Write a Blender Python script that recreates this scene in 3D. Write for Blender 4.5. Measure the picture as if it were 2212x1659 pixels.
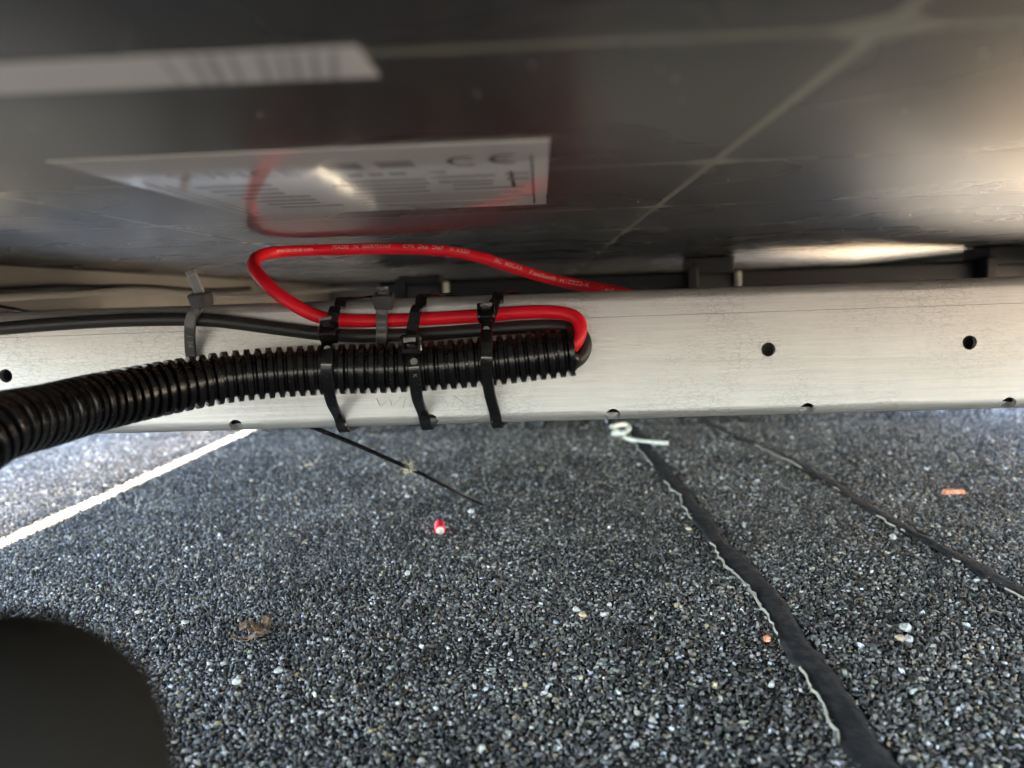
import bpy, bmesh, math, random
import numpy as np
from mathutils import Vector, Matrix

random.seed(7)
rng = np.random.default_rng(11)
SC = bpy.context.scene
for o in list(bpy.data.objects):
    bpy.data.objects.remove(o)

# ------------------------------------------------------------------ camera
F, CX, CY = 1662.0, 1106.0, 829.5            # calibration of the photograph (2212 x 1659)
_X = Vector((1, .0305, .0407)).normalized()
_Y = Vector((62 / F, 187.5 / F, -1.0)).normalized()
_X = (_X - _Y * _X.dot(_Y)).normalized()
_Z = _X.cross(_Y)
ROT = Matrix((_X, _Y, _Z))                   # camera axes -> world axes
CAM = Vector((0, 0, .13))
cam = bpy.data.cameras.new('camera')
cam.sensor_width = 36.0
cam.lens = 36.0 * F / 2212.0
cam.clip_start = .004
cam.clip_end = 500.0
cam.dof.use_dof = True
cam.dof.focus_distance = .312
cam.dof.aperture_fstop = 9.8
camo = bpy.data.objects.new('camera', cam)
SC.collection.objects.link(camo)
camo.matrix_world = Matrix.Translation(CAM) @ ROT.to_4x4()
SC.camera = camo

# ------------------------------------------------------------------ sky, sun, exposure
SUN_D = Vector((.20, .30, -1.0)).normalized()      # direction the light travels
world = bpy.data.worlds.new('World')
SC.world = world
world.use_nodes = True
wn = world.node_tree
sky = wn.nodes.new('ShaderNodeTexSky')
sky.sky_type = 'NISHITA'
sky.sun_disc = False
sky.dust_density = 1.8
sky.air_density = 1.0
sky.ozone_density = 1.0
sky.sun_elevation = math.asin(-SUN_D.z)
sky.sun_rotation = math.atan2(-SUN_D.x, -SUN_D.y)
bg = wn.nodes['Background']
bg.inputs['Strength'].default_value = .12
wn.links.new(sky.outputs[0], bg.inputs['Color'])
sun = bpy.data.lights.new('sun', 'SUN')
sun.energy = 4.0
sun.angle = math.radians(.5)
sun.color = (1, .90, .76)
suno = bpy.data.objects.new('sun', sun)
SC.collection.objects.link(suno)
suno.rotation_euler = SUN_D.to_track_quat('-Z', 'Y').to_euler()
vs = SC.view_settings
vs.view_transform = 'Standard'
vs.look = 'None'
vs.gamma = 1.0
vs.exposure = 4.6
vs.use_curve_mapping = False
SC.cycles.max_bounces = 10
SC.cycles.diffuse_bounces = 6
SC.cycles.glossy_bounces = 6
SC.cycles.sample_clamp_indirect = 12.0


# ------------------------------------------------------------------ helpers
def ray(u, v):
    return ROT @ Vector(((u - CX) / F, (CY - v) / F, -1.0))


def aty(u, v, y):
    d = ray(u, v)
    return CAM + d * (y / d.y)


def atz(u, v, z):
    d = ray(u, v)
    return CAM + d * ((z - CAM.z) / d.z)


def project(p):
    c = ROT.transposed() @ (Vector(p) - CAM)
    return CX + F * c.x / -c.z, CY - F * c.y / -c.z


def link(o, parent=None):
    SC.collection.objects.link(o)
    if parent is not None:
        o.parent = parent
    return o


def obj(name, verts, faces, m, parent=None, smooth=False):
    me = bpy.data.meshes.new(name)
    me.from_pydata([tuple(v) for v in verts], [], faces)
    me.update()
    if smooth:
        me.polygons.foreach_set('use_smooth', [True] * len(me.polygons))
    me.materials.append(m)
    return link(bpy.data.objects.new(name, me), parent)


def bmobj(name, bm, m, parent=None, smooth=False):
    me = bpy.data.meshes.new(name)
    bm.to_mesh(me)
    bm.free()
    if smooth:
        me.polygons.foreach_set('use_smooth', [True] * len(me.polygons))
    me.materials.append(m)
    return link(bpy.data.objects.new(name, me), parent)


def empty(name, loc=(0, 0, 0)):
    o = bpy.data.objects.new(name, None)
    o.empty_display_size = .01
    link(o)
    return o


def tag(o, label=None, cat=None, group=None, kind=None):
    if label:
        o['label'] = label
    if cat:
        o['category'] = cat
    if group:
        o['group'] = group
    if kind:
        o['kind'] = kind
    return o


def box(lo, hi, bevel=0.0, seg=2):
    bm = bmesh.new()
    bmesh.ops.create_cube(bm, size=1)
    lo, hi = Vector(lo), Vector(hi)
    for v in bm.verts:
        v.co = Vector([(lo[i] + hi[i]) / 2 + v.co[i] * (hi[i] - lo[i]) for i in range(3)])
    if bevel:
        bmesh.ops.bevel(bm, geom=list(bm.edges), offset=bevel, segments=seg, affect='EDGES', profile=.5)
    return bm


def catmull(pts, step):
    """resample a list of vectors as a Catmull-Rom spline at about STEP"""
    pts = [Vector(p) for p in pts]
    ext = [pts[0] * 2 - pts[1]] + pts + [pts[-1] * 2 - pts[-2]]
    out = []
    for i in range(1, len(ext) - 2):
        p0, p1, p2, p3 = ext[i - 1:i + 3]
        n = max(2, int((p2 - p1).length / step * 2))
        for k in range(n):
            t = k / n
            out.append(.5 * ((2 * p1) + (p2 - p0) * t + (2 * p0 - 5 * p1 + 4 * p2 - p3) * t * t
                             + (3 * p1 - p0 - 3 * p2 + p3) * t ** 3))
    out.append(pts[-1])
    d = [0.0]
    for a, b in zip(out, out[1:]):
        d.append(d[-1] + (b - a).length)
    n = max(2, int(d[-1] / step))
    s = np.linspace(0, d[-1], n + 1)
    arr = np.array([tuple(p) for p in out])
    res = [Vector(tuple(np.interp(x, d, arr[:, k]) for k in range(3))) for x in s]
    return res, s


def frames(path):
    T = []
    for i in range(len(path)):
        a, b = path[max(0, i - 1)], path[min(len(path) - 1, i + 1)]
        T.append((b - a).normalized())
    ref = Vector((0, 0, 1)) if abs(T[0].z) < .9 else Vector((0, 1, 0))
    n = (ref - T[0] * ref.dot(T[0])).normalized()
    N = []
    for t in T:
        n = (n - t * n.dot(t)).normalized()
        N.append(n)
    return T, N


def tube(name, path, rad, m, parent=None, seg=16, caps=True, warp=None):
    """sweep a circle; RAD is a number or one radius for each station"""
    T, N = frames(path)
    rad = [rad] * len(path) if isinstance(rad, float) else rad
    V, Fc = [], []
    for i, p in enumerate(path):
        b = T[i].cross(N[i])
        for k in range(seg):
            a = 2 * math.pi * k / seg
            q = p + (N[i] * math.cos(a) + b * math.sin(a)) * rad[i]
            V.append(warp(q, i, a) if warp else q)
    for i in range(len(path) - 1):
        for k in range(seg):
            k2 = (k + 1) % seg
            Fc.append((i * seg + k, i * seg + k2, (i + 1) * seg + k2, (i + 1) * seg + k))
    if caps:
        Fc.append(tuple(range(seg))[::-1])
        Fc.append(tuple((len(path) - 1) * seg + k for k in range(seg)))
    return obj(name, V, Fc, m, parent, True)


# ------------------------------------------------------------------ materials
def mat(name, color=(.5, .5, .5), rough=.5, metal=0.0, spec=.5, coat=0.0, coat_rough=.05):
    m = bpy.data.materials.new(name)
    m.use_nodes = True
    b = m.node_tree.nodes['Principled BSDF']
    b.inputs['Base Color'].default_value = (*color, 1)
    b.inputs['Roughness'].default_value = rough
    b.inputs['Metallic'].default_value = metal
    b.inputs['Specular IOR Level'].default_value = spec
    b.inputs['Coat Weight'].default_value = coat
    b.inputs['Coat Roughness'].default_value = coat_rough
    return m


class NT:
    def __init__(s, m):
        s.t = m.node_tree
        s.b = s.t.nodes['Principled BSDF']
        s.co = s.t.nodes.new('ShaderNodeTexCoord').outputs['Object']

    def n(s, kind, **kw):
        d = s.t.nodes.new(kind)
        for k, v in kw.items():
            if k in d.inputs:
                d.inputs[k].default_value = v
            else:
                setattr(d, k, v)
        return d

    def l(s, a, b):
        s.t.links.new(a, b)

    def vec(s, scale):
        mp = s.n('ShaderNodeMapping')
        mp.inputs['Scale'].default_value = scale
        s.l(s.co, mp.inputs['Vector'])
        return mp.outputs[0]

    def noise(s, scale, detail=4, rough=.55, v=None, **kw):
        d = s.n('ShaderNodeTexNoise')
        d.inputs['Scale'].default_value = scale
        d.inputs['Detail'].default_value = detail
        d.inputs['Roughness'].default_value = rough
        s.l(v if v is not None else s.co, d.inputs['Vector'])
        return d.outputs['Fac']

    def ramp(s, fac, stops):
        r = s.n('ShaderNodeValToRGB')
        e = r.color_ramp.elements
        while len(e) < len(stops):
            e.new(.5)
        for el, (p, c) in zip(e, stops):
            el.position = p
            el.color = (c, c, c, 1) if isinstance(c, (int, float)) else (*c, 1)
        s.l(fac, r.inputs['Fac'])
        return r.outputs['Color']

    def mix(s, fac, a, b, mode='MIX'):
        d = s.n('ShaderNodeMix', data_type='RGBA', blend_type=mode)
        for sock, val in ((d.inputs[0], fac), (d.inputs[6], a), (d.inputs[7], b)):
            if isinstance(val, (int, float)):
                sock.default_value = val
            elif isinstance(val, tuple):
                sock.default_value = (*val, 1)
            else:
                s.l(val, sock)
        return d.outputs[2]

    def math(s, op, a, b=0.0):
        d = s.n('ShaderNodeMath', operation=op)
        for sock, val in ((d.inputs[0], a), (d.inputs[1], b)):
            if isinstance(val, (int, float)):
                sock.default_value = val
            else:
                s.l(val, sock)
        return d.outputs[0]

    def bump(s, h, strength, dist):
        d = s.n('ShaderNodeBump')
        d.inputs['Strength'].default_value = strength
        d.inputs['Distance'].default_value = dist
        s.l(h, d.inputs['Height'])
        s.l(d.outputs[0], s.b.inputs['Normal'])

    def up(s):
        g = s.n('ShaderNodeNewGeometry')
        x = s.n('ShaderNodeSeparateXYZ')
        s.l(g.outputs['Normal'], x.inputs[0])
        return x.outputs['Z']

    def color(s, c):
        s.l(c, s.b.inputs['Base Color'])

    def rough(s, c):
        s.l(c, s.b.inputs['Roughness'])


M = {}
# bitumen below the granules
m = M['bitumen'] = mat('bitumen', (.02, .02, .021), .95, spec=.1)
t = NT(m)
sp = t.noise(900, 2)
t.color(t.mix(t.ramp(sp, [(.5, 0), (.66, 1)]), (.026, .025, .023), (.13, .112, .088)))
t.bump(t.noise(700, 3), .6, .001)
# slate granules, each with its own colour
m = M['granule'] = mat('granule', (.06, .06, .065), .42, spec=.4)
t = NT(m)
at = t.n('ShaderNodeAttribute', attribute_name='tone')
t.color(at.outputs['Color'])
t.rough(t.ramp(t.noise(300, 2), [(.35, .3), (.65, .55)]))
# smooth bitumen of the welded seams, with grey wear
m = M['seam'] = mat('seam', (.03, .028, .026), .85, spec=.12)
t = NT(m)
w = t.ramp(t.noise(160, 5, .65), [(.45, 0), (.75, 1)])
t.color(t.mix(w, (.022, .0225, .023), (.058, .057, .055)))
t.bump(t.noise(420, 4), .5, .0008)
m = M['dust'] = mat('dust', (.42, .38, .29), .9, spec=.2)
t = NT(m)
t.color(t.mix(t.noise(1500, 2), (.22, .19, .14), (.6, .56, .45)))
# mill finish aluminium
m = M['alu'] = mat('alu', (.78, .76, .72), .40, .55)
t = NT(m)
streak = t.noise(1.0, 6, .6, t.vec((28, 900, 900)))
craze = t.n('ShaderNodeTexVoronoi', feature='DISTANCE_TO_EDGE')
craze.inputs['Scale'].default_value = 1.0
wob = t.n('ShaderNodeVectorMath', operation='ADD')
wn2 = t.n('ShaderNodeTexNoise')
wn2.inputs['Scale'].default_value = 300
t.l(t.co, wn2.inputs['Vector'])
sc_ = t.n('ShaderNodeVectorMath', operation='SCALE')
sc_.inputs['Scale'].default_value = 1.6
t.l(wn2.outputs['Color'], sc_.inputs[0])
t.l(t.vec((240, 700, 900)), wob.inputs[0])
t.l(sc_.outputs[0], wob.inputs[1])
t.l(wob.outputs[0], craze.inputs['Vector'])
cr = t.ramp(craze.outputs['Distance'], [(.0, .72), (.12, 1)])
big = t.noise(22, 4, .6)
blend = t.ramp(big, [(.42, 0), (.6, 1)])
c1 = t.mix(t.ramp(streak, [(.3, 0), (.7, 1)]), (.42, .415, .405), (.60, .595, .585))
c2 = t.mix(blend, c1, t.mix(1.0, c1, cr, 'MULTIPLY'))
stain = t.ramp(t.noise(1.0, 5, .7, t.vec((12, 60, 260))), [(.62, 0), (.72, 1)])
t.color(t.mix(t.math('MULTIPLY', stain, .35), c2, (.42, .36, .29)))
t.rough(t.ramp(streak, [(.3, .36), (.7, .52)]))
t.bump(streak, .12, .0004)
M['alu_dark'] = mat('alu_dark', (.20, .195, .185), .42, .5)
t = NT(M['alu_dark'])
t.rough(t.ramp(t.noise(30, 4), [(.3, .3), (.7, .5)]))
# panel back: dark cells and grey green grid behind glass
def glassy(name, c, rough):
    m = mat(name, c, .62, spec=.3, coat=1.0, coat_rough=rough)
    t = NT(m)
    t.b.inputs['Coat IOR'].default_value = 1.28
    rr = t.ramp(t.noise(9, 2, .5), [(.3, rough * .94), (.7, rough * 1.06)])
    t.l(rr, t.b.inputs['Coat Roughness'])
    d = t.ramp(t.noise(55, 5, .75), [(.6, 0), (.8, 1)])
    t.color(t.mix(t.math('MULTIPLY', d, .05), c, (.35, .34, .31)))
    return m
M['cell'] = glassy('cell', (.017, .0145, .013), .28)
M['grid'] = glassy('grid', (.28, .285, .225), .28)
M['sealant'] = mat('sealant', (.008, .008, .008), .5)
M['label'] = mat('label', (.86, .86, .87), .45, spec=.5, coat=1.0, coat_rough=.07)
M['print'] = mat('print', (.07, .065, .07), .5, coat=1.0, coat_rough=.07)
M['print_grey'] = mat('print_grey', (.30, .29, .30), .5, coat=1.0, coat_rough=.07)
M['bar_grey'] = mat('bar_grey', (.48, .48, .50), .5)
M['paper'] = mat('paper', (.8, .8, .8), .5)
# cables
m = M['red'] = mat('red', (.86, .010, .028), .42, spec=.4)
t = NT(m)
d = t.math('MULTIPLY', t.ramp(t.noise(1500, 3, .7), [(.63, 0), (.7, 1)]), t.ramp(t.up(), [(.3, 0), (.9, 1)]))
t.color(t.mix(t.math('MULTIPLY', d, .4), (.86, .010, .028), (.4, .25, .2)))
M['red_print'] = mat('red_print', (.92, .60, .60), .6)
def dusty(name, c, rough, dust, amount, scale=1700, lo=.52, hi=.62):
    m = mat(name, c, rough, spec=.5)
    t = NT(m)
    d = t.ramp(t.noise(scale, 3, .7), [(lo, 0), (hi, 1)])
    d = t.math('MULTIPLY', d, t.ramp(t.up(), [(.55, 0), (.98, 1)]))
    s2 = t.ramp(t.noise(scale * .8, 1), [(.74, 0), (.77, 1)])
    d = t.math('MAXIMUM', t.math('MULTIPLY', d, amount), t.math('MULTIPLY', s2, .5))
    t.color(t.mix(d, c, dust))
    t.rough(t.ramp(d, [(0, rough), (.6, .85)]))
    return m
M['black_cable'] = dusty('black_cable', (.022, .022, .023), .42, (.25, .2, .16), .5)
M['conduit'] = dusty('conduit', (.006, .006, .0065), .25, (.26, .12, .075), .75)
M['nylon'] = dusty('nylon', (.010, .010, .011), .13, (.3, .27, .23), .35, 1400, .6, .68)
M['nylon_grey'] = dusty('nylon_grey', (.075, .075, .075), .3, (.3, .27, .23), .3, 1400, .6, .68)
M['nylon_cut'] = mat('nylon_cut', (.30, .30, .30), .25)
M['nylon_mark'] = mat('nylon_mark', (.05, .05, .052), .3)
M['plastic'] = mat('plastic', (.012, .012, .013), .45)
M['pale_plastic'] = mat('pale_plastic', (.72, .72, .60), .4)
M['insul'] = mat('insul', (.78, .72, .62), .6)
M['copper'] = mat('copper', (.72, .56, .42), .4, .6)
M['orange'] = mat('orange', (.62, .16, .05), .6)
t = NT(M['orange'])
t.color(t.mix(t.ramp(t.noise(900, 3), [(.4, 0), (.6, 1)]), (.62, .14, .04), (.75, .42, .26)))
M['leaf'] = mat('leaf', (.2, .1, .04), .8)
t = NT(M['leaf'])
t.color(t.mix(t.ramp(t.noise(700, 4), [(.4, 0), (.65, 1)]), (.05, .04, .032), (.24, .13, .055)))
M['fluff'] = mat('fluff', (.55, .48, .34), .9)
M['pebble'] = mat('pebble', (.50, .47, .41), .6)
M['pebble_tan'] = mat('pebble_tan', (.55, .40, .24), .6)
M['rubber'] = mat('rubber', (.010, .010, .009), .85, spec=.25)
M['wire_dark'] = mat('wire_dark', (.05, .05, .052), .5)
M['added_wall'] = mat('added_wall', (.80, .62, .42), .8)
M['bounce_paving'] = mat('bounce_paving', (.50, .40, .28), .85)
t = NT(M['bounce_paving'])
t.color(t.mix(t.noise(60, 4), (.34, .25, .15), (.46, .35, .22)))
M['wire_grey'] = mat('wire_grey', (.34, .33, .30), .5)

# ------------------------------------------------------------------ roof
ZG = .1615                   # underside of the panel glass
roof = obj('roof', [(-60, -60, 0), (60, -60, 0), (60, 60, 0), (-60, 60, 0)], [(0, 1, 2, 3)], M['bitumen'])
tag(roof, 'dark bitumen roof covered in slate granules', None, None, 'structure')


def lattice(ylo, yhi, spacing):
    """jittered points over the part of the roof the camera looks at, with a margin"""
    ys = np.arange(ylo, yhi, spacing * .87)
    P = []
    for j, y in enumerate(ys):
        w = .05 + .73 * y
        xs = np.arange(-w, w, spacing) + (j % 2) * spacing * .5
        P.append(np.stack([xs, np.full_like(xs, y)], 1))
    P = np.concatenate(P)
    P += rng.uniform(-.55, .55, P.shape) * spacing
    return P


SEAM1 = [(1356, 925), (1372, 950), (1392, 985), (1425, 1025), (1462, 1070), (1492, 1118), (1510, 1150), (1545, 1190), (1580, 1230),
         (1622, 1280), (1650, 1330), (1688, 1385), (1722, 1440), (1762, 1505), (1808, 1580), (1850, 1650), (1905, 1740)]
SEAM2 = [(1500, 905), (1560, 938), (1640, 968), (1720, 1008), (1790, 1052), (1862, 1102), (1930, 1142), (2000, 1180),
         (2075, 1222), (2140, 1262), (2200, 1290), (2270, 1330), (2400, 1400), (2620, 1520), (2950, 1700)]
def seam_half(S):
    return .0064 if S is SEAM1 else .0052
def seam_line(S):
    pts = np.array([tuple(atz(u, v, 0))[:2] for u, v in S])
    pts[:, 0] += seam_half(S) * .85        # the listed points follow the left edge
    yy = np.linspace(pts[:, 1].min(), pts[:, 1].max(), 260)
    o = np.argsort(pts[:, 1])
    xx = np.interp(yy, pts[o, 1], pts[o, 0])
    return xx, yy
S1, S2 = seam_line(SEAM1), seam_line(SEAM2)


def granules(name, P, size, prism):
    # nothing sticks through the bitumen of the seams
    keep = np.ones(len(P), bool)
    for S, (sx, sy) in ((SEAM1, S1), (SEAM2, S2)):
        d = np.abs(P[:, 0] - np.interp(P[:, 1], sy, sx, left=9, right=9))
        keep &= (d > seam_half(S) * rng.uniform(.52, 1.14, len(P))) | (rng.uniform(0, 1, len(P)) > .975)
    P = P[keep]
    n = len(P)
    k = 4
    L = size * np.exp(rng.normal(0, .28, n))
    W = L * rng.uniform(.36, .8, n)
    H = L * rng.uniform(.22, .5, n)
    ang = rng.uniform(0, math.tau, n)
    a = np.linspace(0, math.tau, k, endpoint=False)[None] + rng.uniform(-.35, .35, (n, k))
    rr = rng.uniform(.75, 1.1, (n, k))
    ring = np.stack([np.cos(a) * L[:, None] * .5 * rr, np.sin(a) * W[:, None] * .5 * rr], 2)
    bot = np.concatenate([ring, np.repeat((-H * .5)[:, None, None], k, 1)], 2)
    if prism:
        top = np.concatenate([ring * rng.uniform(.5, .85, (n, 1, 1)) + rng.normal(0, .06, (n, 1, 2)) * L[:, None, None],
                              (H[:, None] * .5 * rng.uniform(.7, 1.25, (n, k)))[:, :, None]], 2)
    else:
        top = np.concatenate([rng.normal(0, .12, (n, 1, 2)) * L[:, None, None], (H * .6)[:, None, None]], 2)
    V = np.concatenate([bot, top], 1)
    tx, ty = rng.normal(0, .27, n), rng.normal(0, .27, n)
    z = V[:, :, 2] + V[:, :, 0] * tx[:, None] + V[:, :, 1] * ty[:, None]
    c, s = np.cos(ang)[:, None], np.sin(ang)[:, None]
    x = V[:, :, 0] * c - V[:, :, 1] * s
    y = V[:, :, 0] * s + V[:, :, 1] * c
    und = .0006 * np.sin(P[:, 0] * 61) * np.cos(P[:, 1] * 47)
    z = z + (H * .35 + rng.uniform(0, .0007, n) + und)[:, None]
    W3 = np.stack([x + P[:, :1], y + P[:, 1:2], z], 2).reshape(-1, 3)
    per = V.shape[1]
    if prism:
        tri = [(k, k + 1, k + 2), (k, k + 2, k + 3)]
        for i in range(k):
            j = (i + 1) % k
            tri += [(i, j, k + j), (i, k + j, k + i)]
    else:
        tri = [(i, (i + 1) % k, k) for i in range(k)]
    tri = (np.array(tri)[None] + (np.arange(n) * per)[:, None, None]).reshape(-1, 3)
    me = bpy.data.meshes.new(name)
    me.vertices.add(len(W3))
    me.vertices.foreach_set('co', W3.astype(np.float32).ravel())
    me.loops.add(tri.size)
    me.loops.foreach_set('vertex_index', tri.astype(np.int32).ravel())
    me.polygons.add(len(tri))
    me.polygons.foreach_set('loop_start', np.arange(0, tri.size, 3, dtype=np.int32))
    me.update(calc_edges=True)
    g = np.exp(rng.normal(math.log(.118), .88, n))
    dirt = np.zeros(n)
    for k in range(26):
        w = rng.normal(0, 1, 2) * (18 + 4 * k)
        dirt += np.sin(P[:, 0] * w[0] + P[:, 1] * w[1] + rng.uniform(0, 6)) / 5
    g = g * np.exp(.22 * np.clip(dirt, -1.6, 1.6))
    pale = rng.uniform(0, 1, n)
    g = np.where(pale > .92, rng.uniform(.2, .42, n), g)
    g = np.where(pale > .994, rng.uniform(.5, .7, n), g)
    tint = np.stack([1.11 + rng.normal(0, .06, n), 1.01 * np.ones(n), .83 + rng.normal(0, .08, n)], 1)
    warm = rng.uniform(0, 1, n) > .94
    tint[warm] *= np.array([1.25, 1.02, .72])
    col = np.clip(g[:, None] * tint, 0, .85)
    col = np.concatenate([col, np.ones((n, 1))], 1)
    at = me.color_attributes.new('tone', 'FLOAT_COLOR', 'POINT')
    at.data.foreach_set('color', np.repeat(col, per, 0).astype(np.float32).ravel())
    me.materials.append(M['granule'])
    o = link(bpy.data.objects.new(name, me), roof)
    o['kind'] = 'stuff'
    return o


granules('slate_granules', lattice(.15, .50, .00128), .00165, True)
granules('slate_granules', lattice(.50, .75, .0017), .0021, True)
granules('slate_granules', lattice(.75, 1.35, .0033), .0037, False)


def seam(S, line, name='seam'):
    sx, sy = line
    hw = seam_half(S)
    n_ = len(sy)

    def wobble(amp, k):
        q = np.convolve(rng.normal(0, 1, n_ + 80), np.ones(k) / k, 'same')[40:40 + n_]
        return q / max(1e-9, q.std()) * amp
    rl = wobble(.0009, 11) + wobble(.0004, 3)
    rr = wobble(.0012, 15) + wobble(.0005, 3)
    V, Fc, D, Df = [], [], [], []
    prof = [(-1.0, .0003), (-.95, .0013), (-.5, .0016), (-.1, .0016), (.15, .0015), (.3, .0015), (.7, .0011), (1.0, .0000)]
    wave = wobble(.00016, 17)
    for i in range(n_):
        l, r = sx[i] - hw + rl[i], sx[i] + hw + rr[i]
        for q, h in prof:
            V.append((l + (r - l) * (q + 1) / 2, sy[i], h + .0004 + wave[i] * (1 - abs(q))))
    n = len(prof)
    for i in range(n_ - 1):
        for k in range(n - 1):
            Fc.append((i * n + k, i * n + k + 1, (i + 1) * n + k + 1, (i + 1) * n + k))
    o = obj(name, V, Fc, M['seam'], roof, True)
    # pale silt that dried along the left hand edge
    fade = wobble(1, 21)
    for i in range(n_ - 1):
        if fade[i] < -.25 or fade[i + 1] < -.25:
            continue
        b = len(D)
        for j in (i, i + 1):
            l = sx[j] - hw + rl[j]
            wv = .00012 + .00020 * max(0, fade[j] + .3) * rng.uniform(.4, 1.5)
            D += [(l - wv, sy[j], .0014), (l, sy[j], .0019), (l + wv * 1.1, sy[j], .0022)]
        Df += [(b, b + 1, b + 4, b + 3), (b + 1, b + 2, b + 5, b + 4)]
    obj('silt_edge', D, Df, M['dust'], o, True)


seam(SEAM1, S1)
seam(SEAM2, S2)

# unseen wall and sandy slab, added for warm light and reflections
def structure(o, label):
    return tag(o, label, None, None, 'structure')
structure(bmobj('bounce_parapet', box((1.12, 2.7, 0), (7, 2.95, .7), .01), M['added_wall']), 'unseen pale wall added at the far right to brighten the panel reflection')  # out of view, added as the bright band mirrored in the glass


slab = obj('bounce_paving', [(.74, -1.2, .012), (2.6, -1.2, .012), (2.6, 2.64, .012), (.74, 2.64, .012)], [(0, 1, 2, 3)], M['bounce_paving'])  # out of view, added to bounce warm sunlight from the right
structure(slab, 'unseen sand coloured slab added on the right to throw warm light')

# ------------------------------------------------------------------ solar panels
PX, PY = .1855, .0945        # cell pitch


def panel(name, x0, x1, y0, y1, xs, ys, label, detailed, ZG=ZG):
    r = tag(empty(name), label, 'solar panel')
    wall = .0140
    obj('back_glass', [(x0 + wall, y0 + wall, ZG + .00003), (x0 + wall, y1 - wall, ZG + .00003), (x1 - wall, y1 - wall, ZG + .00003),
                       (x1 - wall, y0 + wall, ZG + .00003)], [(0, 1, 2, 3)], M['grid'], r)
    bmobj('front_glass', box((x0 + wall * .5, y0 + wall * .5, ZG + .0008), (x1 - wall * .5, y1 - wall * .5, ZG + .0040)), M['cell'], r)
    # frame: hollow wall with an inward foot
    fb = ZG - .031
    for nm, lo, hi in (('side_frame', (x0, y0, fb), (x0 + wall, y1, ZG + .005)), ('side_frame', (x1 - wall, y0, fb), (x1, y1, ZG + .005)),
                       ('end_frame', (x0 + wall, y1 - wall, fb), (x1 - wall, y1, ZG + .005)),
                       ('end_frame', (x0 + wall, y0, fb), (x1 - wall, y0 + wall, ZG + .005))):
        f = bmobj(nm, box(lo, hi, .0006, 1), M['alu_dark'], r)
        if nm == 'side_frame':
            s = 1 if lo[0] == x0 else -1
            xa = hi[0] if s > 0 else lo[0]
            a, b = sorted((xa, xa + s * .012))
            bmobj('foot', box((a, y0 + wall, fb), (b, y1 - wall, fb + .0018)), M['alu_dark'], f)
            a, b = sorted((xa, xa + s * .002))
            bmobj('sealant', box((a, y0 + wall, ZG - .0018), (b, y1 - wall, ZG + .0003)), M['sealant'], f)
        else:
            s = -1 if hi[1] == y1 else 1
            ya = lo[1] if s < 0 else hi[1]
            a, b = sorted((ya, ya + s * .020))
            bmobj('foot', box((x0 + wall, a, fb + .0001), (x1 - wall, b, fb + .0019)), M['alu_dark'], f)
            a, b = sorted((ya, ya + s * .002))
            bmobj('sealant', box((x0 + wall, a, ZG - .0017), (x1 - wall, b, ZG + .0003)), M['sealant'], f)
    if not detailed:
        return r
    g, ch = .0011, .0065      # half gap, corner chamfer
    w, h = PX / 2 - g, PY / 2 - g * .9
    cv = []
    for sx, sy, flip in ((1, 1, 0), (-1, 1, 1), (-1, -1, 0), (1, -1, 1)):
        p = [(sx * w, sy * (h - ch * .62)), (sx * (w - ch), sy * h)]
        cv += p[::-1] if flip else p
    V = [(x, y, 0) for x, y in cv]
    me = bpy.data.meshes.new('cell')
    me.from_pydata(V + [(x, y, .00004) for x, y in cv], [], [tuple(range(8))[::-1]] + [(i, (i + 1) % 8, 8 + (i + 1) % 8, 8 + i) for i in range(8)])
    me.materials.append(M['cell'])
    for cx in xs:
        for cy in ys:
            c = link(bpy.data.objects.new('cell', me), r)
            c.location = (cx, cy, ZG)
    return r


xs = [.0435 + PX * (k + .5) for k in range(-2, 2)]
ys = [.1011 + PY * (k + .5) for k in range(-4, 11)]
XL, XR = -.3326, .4900
pA = panel('solar_panel', XL, XR, -.110, 1.174, xs, ys, 'dark solar panel overhead seen from its glossy gridded underside', True)
pB = panel('solar_panel', -.84, -.4090, -.110, 1.174, [], [], 'unseen raised panel added off to the left to shade the roof beyond the slit', False, .45)  # added out of view, with its legs, to shade the left roof
for lx_, ly_ in ((-.83, -.09), (-.83, 1.14), (-.60, -.09), (-.60, 1.14)):
    bmobj('leg', box((lx_, ly_, .0), (lx_ + .02, ly_ + .02, .4188), .001), M['alu_dark'], pB)
panel('solar_panel', -.97, XL - .0190, 1.186, 2.65, [], [], 'unseen farther panel added at left to darken the reflection beyond the slit', False)  # added out of view, keeps sunlit roof out of the mirrored left side
pC = panel('solar_panel', XL, XR, 1.186, 2.65, [], [], 'unseen panel added beyond the far frame to darken the mirrored roof', False)  # added out of view, keeps the mirrored roof ahead dark
bmobj('sky_blocker', box((XL - .64, 2.655, .002), (XR + .25, 2.662, .165), .001), M['plastic'], pC)  # dark plate added out of view to block the far sky from reflections

# ------------------------------------------------------------------ aluminium rail
YF, YB = .315, .355
ZB, ZT = .0783, .1316


def rrect(y0, y1, z0, z1, r, n=6, step=True):
    P = []
    for cy, cz, a0 in ((y1 - r, z1 - r, 0), (y0 + r, z1 - r, 90), (y0 + r, z0 + r, 180), (y1 - r, z0 + r, 270)):
        for k in range(n + 1):
            a = math.radians(a0 + 90 * k / n)
            P.append((cy + r * math.cos(a), cz + r * math.sin(a)))
        if step and a0 == 90:            # the shallow extrusion line below the upper edge
            zz = z1 - .0105
            P += [(y0, zz), (y0 + .00022, zz - .0002)]
        if step and a0 == 180:
            pass
    return P


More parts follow.
